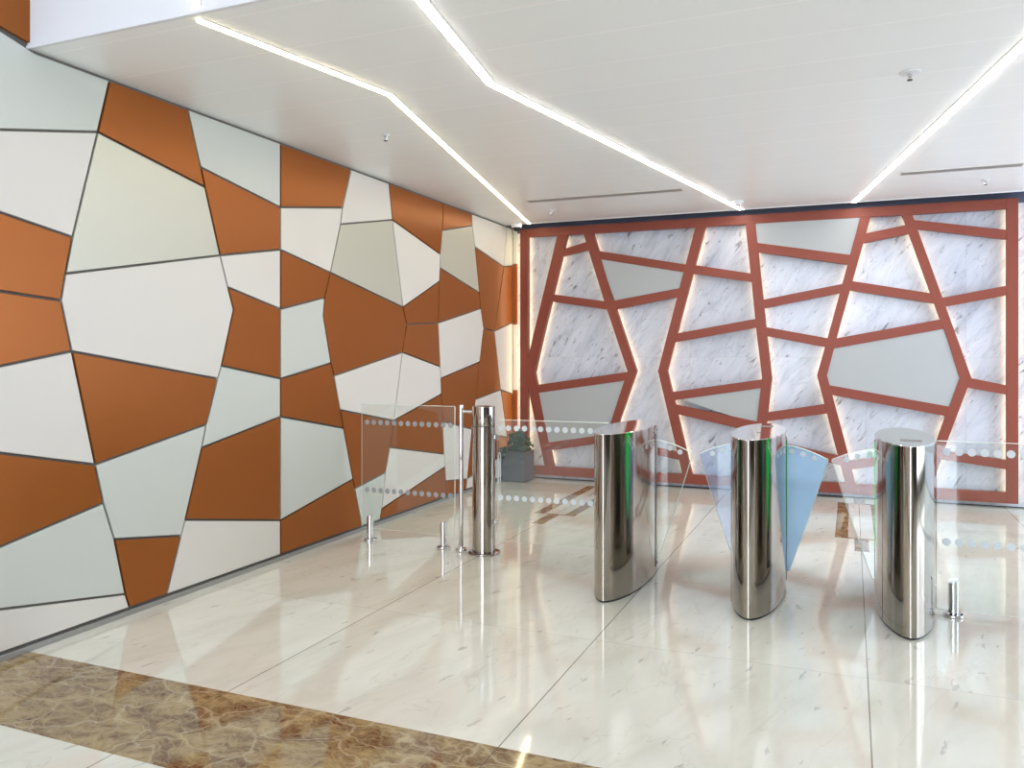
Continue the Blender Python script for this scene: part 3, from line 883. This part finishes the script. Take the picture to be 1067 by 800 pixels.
def speed_gate(cx, label, wings, reader, lock):
    t = thing('speed_gate', label, 'turnstile gate', (cx, PYC, 0), 'speed gate pedestals')
    bm = bmesh.new(); gate_column(bm, cx, PYC, PA - 0.006, PB - 0.008, 0.0, 0.012)
    part_at('plinth', bm, M['black'], t)
    bm = bmesh.new(); gate_column(bm, cx, PYC, PA, PB, 0.0125, PH - 0.008)
    part_at('body', bm, M['steel'], t, angle=35)
    bm = bmesh.new(); gate_column(bm, cx, PYC, PA + 0.002, PB + 0.003, PH - 0.0075, PH, 0.002)
    lid = part_at('lid', bm, M['steel_top'], t, angle=35)
    # seam line of the nose cap and the cover screws
    for s in (-1, 1):
        for yy in (0.33, -0.33) if s < 0 else (0.33,):
            bm = bmesh.new()
            x = side_x(yy)
            add_box(bm, cx + s * x - 0.001, cx + s * x + 0.001, PYC + yy - 0.0015, PYC + yy + 0.0015, 0.02, PH - 0.03)
            part_at('seam', bm, M['black'], t)
        for yy, z in ((0.10, PH - 0.045), (0.29, PH - 0.045), (0.29, 0.05)):
            bm = bmesh.new()
            x = side_x(yy)
            mtx = Matrix.Translation((cx + s * x, PYC + yy, z)) @ Matrix.Rotation(PI / 2, 4, 'Y')
            bmesh.ops.create_cone(bm, cap_ends=True, segments=12, radius1=0.006, radius2=0.006, depth=0.006, matrix=mtx)
            part_at('screw', bm, M['black'], t)
    # slot the wing comes out of, lit green inside
    for side, mat in wings:
        x = side_x(GATE_Y - PYC)
        hw = 0.12 if side < 0 else (0.035 if cx > -1 else 0.012)
        bm = bmesh.new(); add_box(bm, cx + side * (x - 0.01), cx + side * (x + 0.0035), GATE_Y - hw, GATE_Y + hw, 0.05, 0.955, 0.001)
        slot = part_at('wing_slot', bm, M['black' if side < 0 else 'mullion'], t)
        bm = bmesh.new()
        prism(bm, [(GATE_Y + u * hw / 0.06, v) for u, v in ((-0.05, 0.945), (0.05, 0.945), (0.045, 0.80), (0.012, 0.42), (-0.006, 0.30), (-0.03, 0.60))],
              lambda u, v, q: (q, u, v), cx + side * (x + 0.0055), cx + side * (x + 0.0037))
        if cx > -1:
            part_at('indicator_light', bm, M['green_led'] if side < 0 else M['green_dim'], slot)
        else:
            bm.free()
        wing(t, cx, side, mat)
    for (rx, ry, rw, rl) in reader:
        bm = bmesh.new(); add_box(bm, cx + rx - rw / 2, cx + rx + rw / 2, PYC + ry - rl / 2, PYC + ry + rl / 2, PH - 0.003, PH + 0.0012, 0.0005)
        part_at('reader_window', bm, M['window_black'] if rl < 0.1 else M['grille'], lid)
    if lock:
        yy = -0.02
        x = side_x(yy)
        bm = bmesh.new(); add_box(bm, cx + x - 0.002, cx + x + 0.004, PYC + yy - 0.012, PYC + yy + 0.012, 0.16, 0.32, 0.002)
        add_sphere(bm, (cx + x + 0.001, PYC + yy, 0.15), 0.014, u=12, v=8)
        part_at('lock_cover', bm, M['chrome'], t)
    return t
speed_gate(-1.383, 'steel gate column nearest the potted plant, leftmost of the three lens-shaped columns', [(1, M['glass'])], [], False)
speed_gate(-0.536, 'middle steel gate column with a painted blue reflection on its right glass flap',
           [(-1, M['glass_faint_reflection']), (1, M['glass_blue_reflection'])], [(0.02, 0.34, 0.075, 0.11), (0.015, -0.12, 0.03, 0.05)], False)
speed_gate(0.287, 'rightmost steel gate column, with a grey rectangle in its lid', [(-1, M['glass'])],
           [(0.02, -0.27, 0.11, 0.12)], True)

# ------------------------------------------------------------------ glass barriers and swing gate
def dot_rows(parent, p0, p1, zs, d0, step, n, r, mat):
    p0, p1 = Vector((*p0, 0)), Vector((*p1, 0))
    d = (p1 - p0).normalized()
    ang = math.atan2(d.y, d.x)
    for z in zs:
        for k in range(n):
            bm = bmesh.new()
            c = p0 + d * (d0 + step * k) + Vector((0, 0, z)) + Vector((d.y, -d.x, 0)) * 0.0062
            mtx = Matrix.Translation(c) @ Matrix.Rotation(ang, 4, 'Z') @ Matrix.Rotation(PI / 2, 4, 'X')
            bmesh.ops.create_cone(bm, cap_ends=True, segments=20, radius1=r, radius2=r, depth=0.0012, matrix=mtx)
            part_at('dot', bm, mat, parent)

def pane(p0, p1, z0, z1, th=0.01):
    bm = bmesh.new()
    p0, p1 = Vector(p0), Vector(p1)
    d = (p1 - p0); L_ = d.length; d.normalize()
    n_ = Vector((d.y, -d.x))
    poly = [(0, z0), (L_, z0), (L_, z1), (0, z1)]
    prism(bm, poly, lambda u, v, t: (p0.x + d.x * u + n_.x * t, p0.y + d.y * u + n_.y * t, v), th / 2, -th / 2, 0.003, 0, 1)
    return bm

def clamp_post(t, x, y):
    bm = bmesh.new()
    add_cyl(bm, x, y, 0.006, 0.20, 0.026, 28)
    for v in bm.verts:                         # top cut on a slant
        if v.co.z > 0.19:
            v.co.z += (v.co.x - x) * 0.35
    post = part_at('clamp_post', bm, M['chrome'], t, angle=40)
    bm = bmesh.new(); add_cyl(bm, x, y, 0.0, 0.016, 0.052, 32, 0.003)
    part_at('base_flange', bm, M['chrome'], post, angle=40)
    for a_ in range(3):
        bm = bmesh.new()
        add_cyl(bm, x + 0.041 * math.cos(a_ * 2.09), y + 0.041 * math.sin(a_ * 2.09), 0.0162, 0.021, 0.005, 10)
        part_at('bolt', bm, M['black'], post)

t = thing('glass_barrier', 'clear glass panel on two short posts standing against the copper panelled left wall', 'glass barrier', (-3.24, 5.6, 0), 'fixed glass barriers')
g = part_at('glass_pane', pane((-3.668, 5.62), (-2.822, 5.62), 0.092, 1.095), [M['glass'], M['glass_edge']], t)
dot_rows(g, (-3.668, 5.62), (-2.822, 5.62), (0.947, 0.402), 0.055, 0.0628, 13, 0.021, M['dot_grey'])
clamp_post(t, -3.575, 5.60); clamp_post(t, -2.905, 5.585)

t = thing('glass_barrier', 'clear glass panel at the right edge behind one short post', 'glass barrier', (1.0, 5.27, 0), 'fixed glass barriers')
g = part_at('glass_pane', pane((0.452, 5.275), (1.62, 5.275), 0.03, 1.0), [M['glass'], M['glass_edge']], t)
dot_rows(g, (0.452, 5.275), (1.62, 5.275), (0.938, 0.42), 0.052, 0.0640, 17, 0.022, M['dot'])
clamp_post(t, 0.538, 5.255); clamp_post(t, 1.53, 5.255)

t = thing('swing_gate', 'thick round steel bollard with slim side rail and dotted glass leaf', 'swing gate', (-2.558, 5.57, 0))
BX, BY = -2.558, 5.575
bm = bmesh.new(); add_cyl(bm, BX, BY, 0.0, 0.012, 0.125, 48, 0.003)
part_at('base_flange', bm, M['steel'], t, angle=40)
for k in range(4):
    bm = bmesh.new()
    add_cyl(bm, BX + 0.107 * math.cos(0.6 + k * PI / 2), BY + 0.107 * math.sin(0.6 + k * PI / 2), 0.0125, 0.018, 0.007, 12)
    part_at('bolt', bm, M['black'], t)
bm = bmesh.new(); add_cyl(bm, BX, BY, 0.012, 0.955, 0.086, 64)
part_at('bollard_post', bm, M['steel'], t, angle=40)
bm = bmesh.new(); add_cyl(bm, BX, BY, 0.9585, 1.104, 0.086, 64, 0.003)
head = part_at('bollard_head', bm, M['steel'], t, angle=40)
bm = bmesh.new(); add_cyl(bm, BX, BY, 0.954, 0.96, 0.083, 48)
part_at('joint_ring', bm, M['black'], t)
bm = bmesh.new()
add_cyl(bm, -2.738, 5.555, 0.02, 1.112, 0.0165, 24, 0.003)
rail = part_at('side_rail', bm, M['chrome'], t, angle=40)
bm = bmesh.new(); add_cyl(bm, -2.738, 5.555, 0.0, 0.022, 0.045, 32, 0.003)
part_at('rail_flange', bm, M['chrome'], rail, angle=40)
bm = bmesh.new(); add_rod(bm, (-2.735, 5.556, 1.062), (-2.64, 5.567, 1.062), 0.011, 20)
part_at('bracket', bm, M['chrome'], rail, smooth=False)
leaf = part_at('glass_leaf', pane((-2.452, 5.585), (-1.60, 5.62), 0.10, 1.008), [M['glass'], M['glass_edge']], t)
dot_rows(leaf, (-2.452, 5.585), (-1.60, 5.62), (0.945, 0.425), 0.030, 0.0628, 13, 0.021, M['dot'])
for z in (0.22, 0.86):
    bm = bmesh.new()
    add_box(bm, -2.478, -2.438, 5.573, 5.597, z, z + 0.03, 0.003)
    part_at('hinge_clamp', bm, M['chrome'], leaf)

# small white hoop standing at the foot of the far left wall
bm = bmesh.new()
hx, hy, hr = -3.775, 8.66, 0.03
pts = [(hx, hy - hr, 0.0), (hx, hy - hr, 0.32)] + [(hx, hy - hr * math.cos(a_ * PI / 8), 0.32 + hr * math.sin(a_ * PI / 8)) for a_ in range(1, 8)] + [(hx, hy + hr, 0.32), (hx, hy + hr, 0.0)]
for p, q_ in zip(pts, pts[1:]):
    add_rod(bm, p, q_, 0.006, 10)
tag(finish('hoop_rail', bm, M['white'], angle=40), 'small white upside-down U rail at the foot of the left wall, beside the planter', 'rail')

# ------------------------------------------------------------------ potted plant
PX0, PX1, PY0, PY1, PZ = -3.79, -3.495, 8.77, 9.06, 0.355
t = thing('potted_plant', 'leafy green plant in a square grey metal planter in the far left corner', 'potted plant', ((PX0 + PX1) / 2, (PY0 + PY1) / 2, 0))
bm = bmesh.new()
w = 0.012
add_box(bm, PX0, PX1, PY0, PY0 + w, 0.012, PZ, 0.002)
add_box(bm, PX0, PX1, PY1 - w, PY1, 0.012, PZ, 0.002)
add_box(bm, PX0, PX0 + w, PY0 + w, PY1 - w, 0.012, PZ, 0.002)
add_box(bm, PX1 - w, PX1, PY0 + w, PY1 - w, 0.012, PZ, 0.002)
add_box(bm, PX0 + w, PX1 - w, PY0 + w, PY1 - w, 0.0, 0.02)
part_at('planter', bm, M['planter'], t)
bm = bmesh.new(); add_box(bm, PX0 + w, PX1 - w, PY0 + w, PY1 - w, PZ - 0.05, PZ - 0.02)
part_at('soil', bm, M['soil'], t)
leaves, stems = bmesh.new(), bmesh.new()
pc = Vector(((PX0 + PX1) / 2, (PY0 + PY1) / 2, PZ - 0.02))
def add_leaf(bm, c, n, up, L_):
    n = n.normalized(); side = n.cross(up).normalized(); fwd = side.cross(n).normalized()
    outline = [(0, 0), (0.28, -0.08), (0.5, 0.12), (0.48, 0.42), (0.28, 0.75), (0, 1.05), (-0.28, 0.75), (-0.48, 0.42), (-0.5, 0.12), (-0.28, -0.08)]
    mid = bm.verts.new(c + fwd * L_ * 0.45 - n * L_ * 0.06)
    vs_ = [bm.verts.new(c + side * u * L_ + fwd * v * L_ + n * L_ * (0.10 * abs(u) * 2 - 0.22 * v * v)) for u, v in outline]
    for i in range(len(vs_)):
        bm.faces.new((mid, vs_[i], vs_[(i + 1) % len(vs_)]))
for k in range(64):
    a_ = rnd.uniform(0, 2 * PI)
    rr = rnd.uniform(0.02, 0.15)
    hz = rnd.uniform(0.04, 0.25) * (1.15 - rr * 3.2)
    tip = pc + Vector((math.cos(a_) * rr, math.sin(a_) * rr * 0.8, max(hz, 0.02) + 0.02))
    if k % 7 == 0:                             # a trailing shoot over the front left corner
        tip = Vector((PX0 + rnd.uniform(0.0, 0.10), PY0 - rnd.uniform(0.02, 0.05), PZ + rnd.uniform(-0.09, 0.06)))
    if k % 9 == 4:
        tip = Vector((PX1 - rnd.uniform(-0.03, 0.04), PY0 + rnd.uniform(0.0, 0.18), PZ + rnd.uniform(0.03, 0.12)))
    tip.x = min(max(tip.x, XL + 0.07), PX1 + 0.03); tip.y = min(tip.y, YF - 0.09)
    out_ = Vector((tip.x - pc.x, tip.y - pc.y - 0.1, 0.06 + rnd.uniform(0, 0.12)))
    add_leaf(leaves, tip, out_, Vector((rnd.uniform(-.5, .5), rnd.uniform(-.5, .1), rnd.uniform(-1.0, 0.1))), rnd.uniform(0.045, 0.07))
    if k % 3 == 0:
        mid = (tip + pc) / 2 + Vector((0, 0, 0.03))
        add_rod(stems, pc + Vector((rnd.uniform(-.03, .03), rnd.uniform(-.03, .03), -0.01)), mid, 0.002, 6)
        add_rod(stems, mid, tip, 0.0017, 6)
part_at('foliage', leaves, M['leaf'], t, smooth=True)
part_at('stem', stems, M['stem'], t)
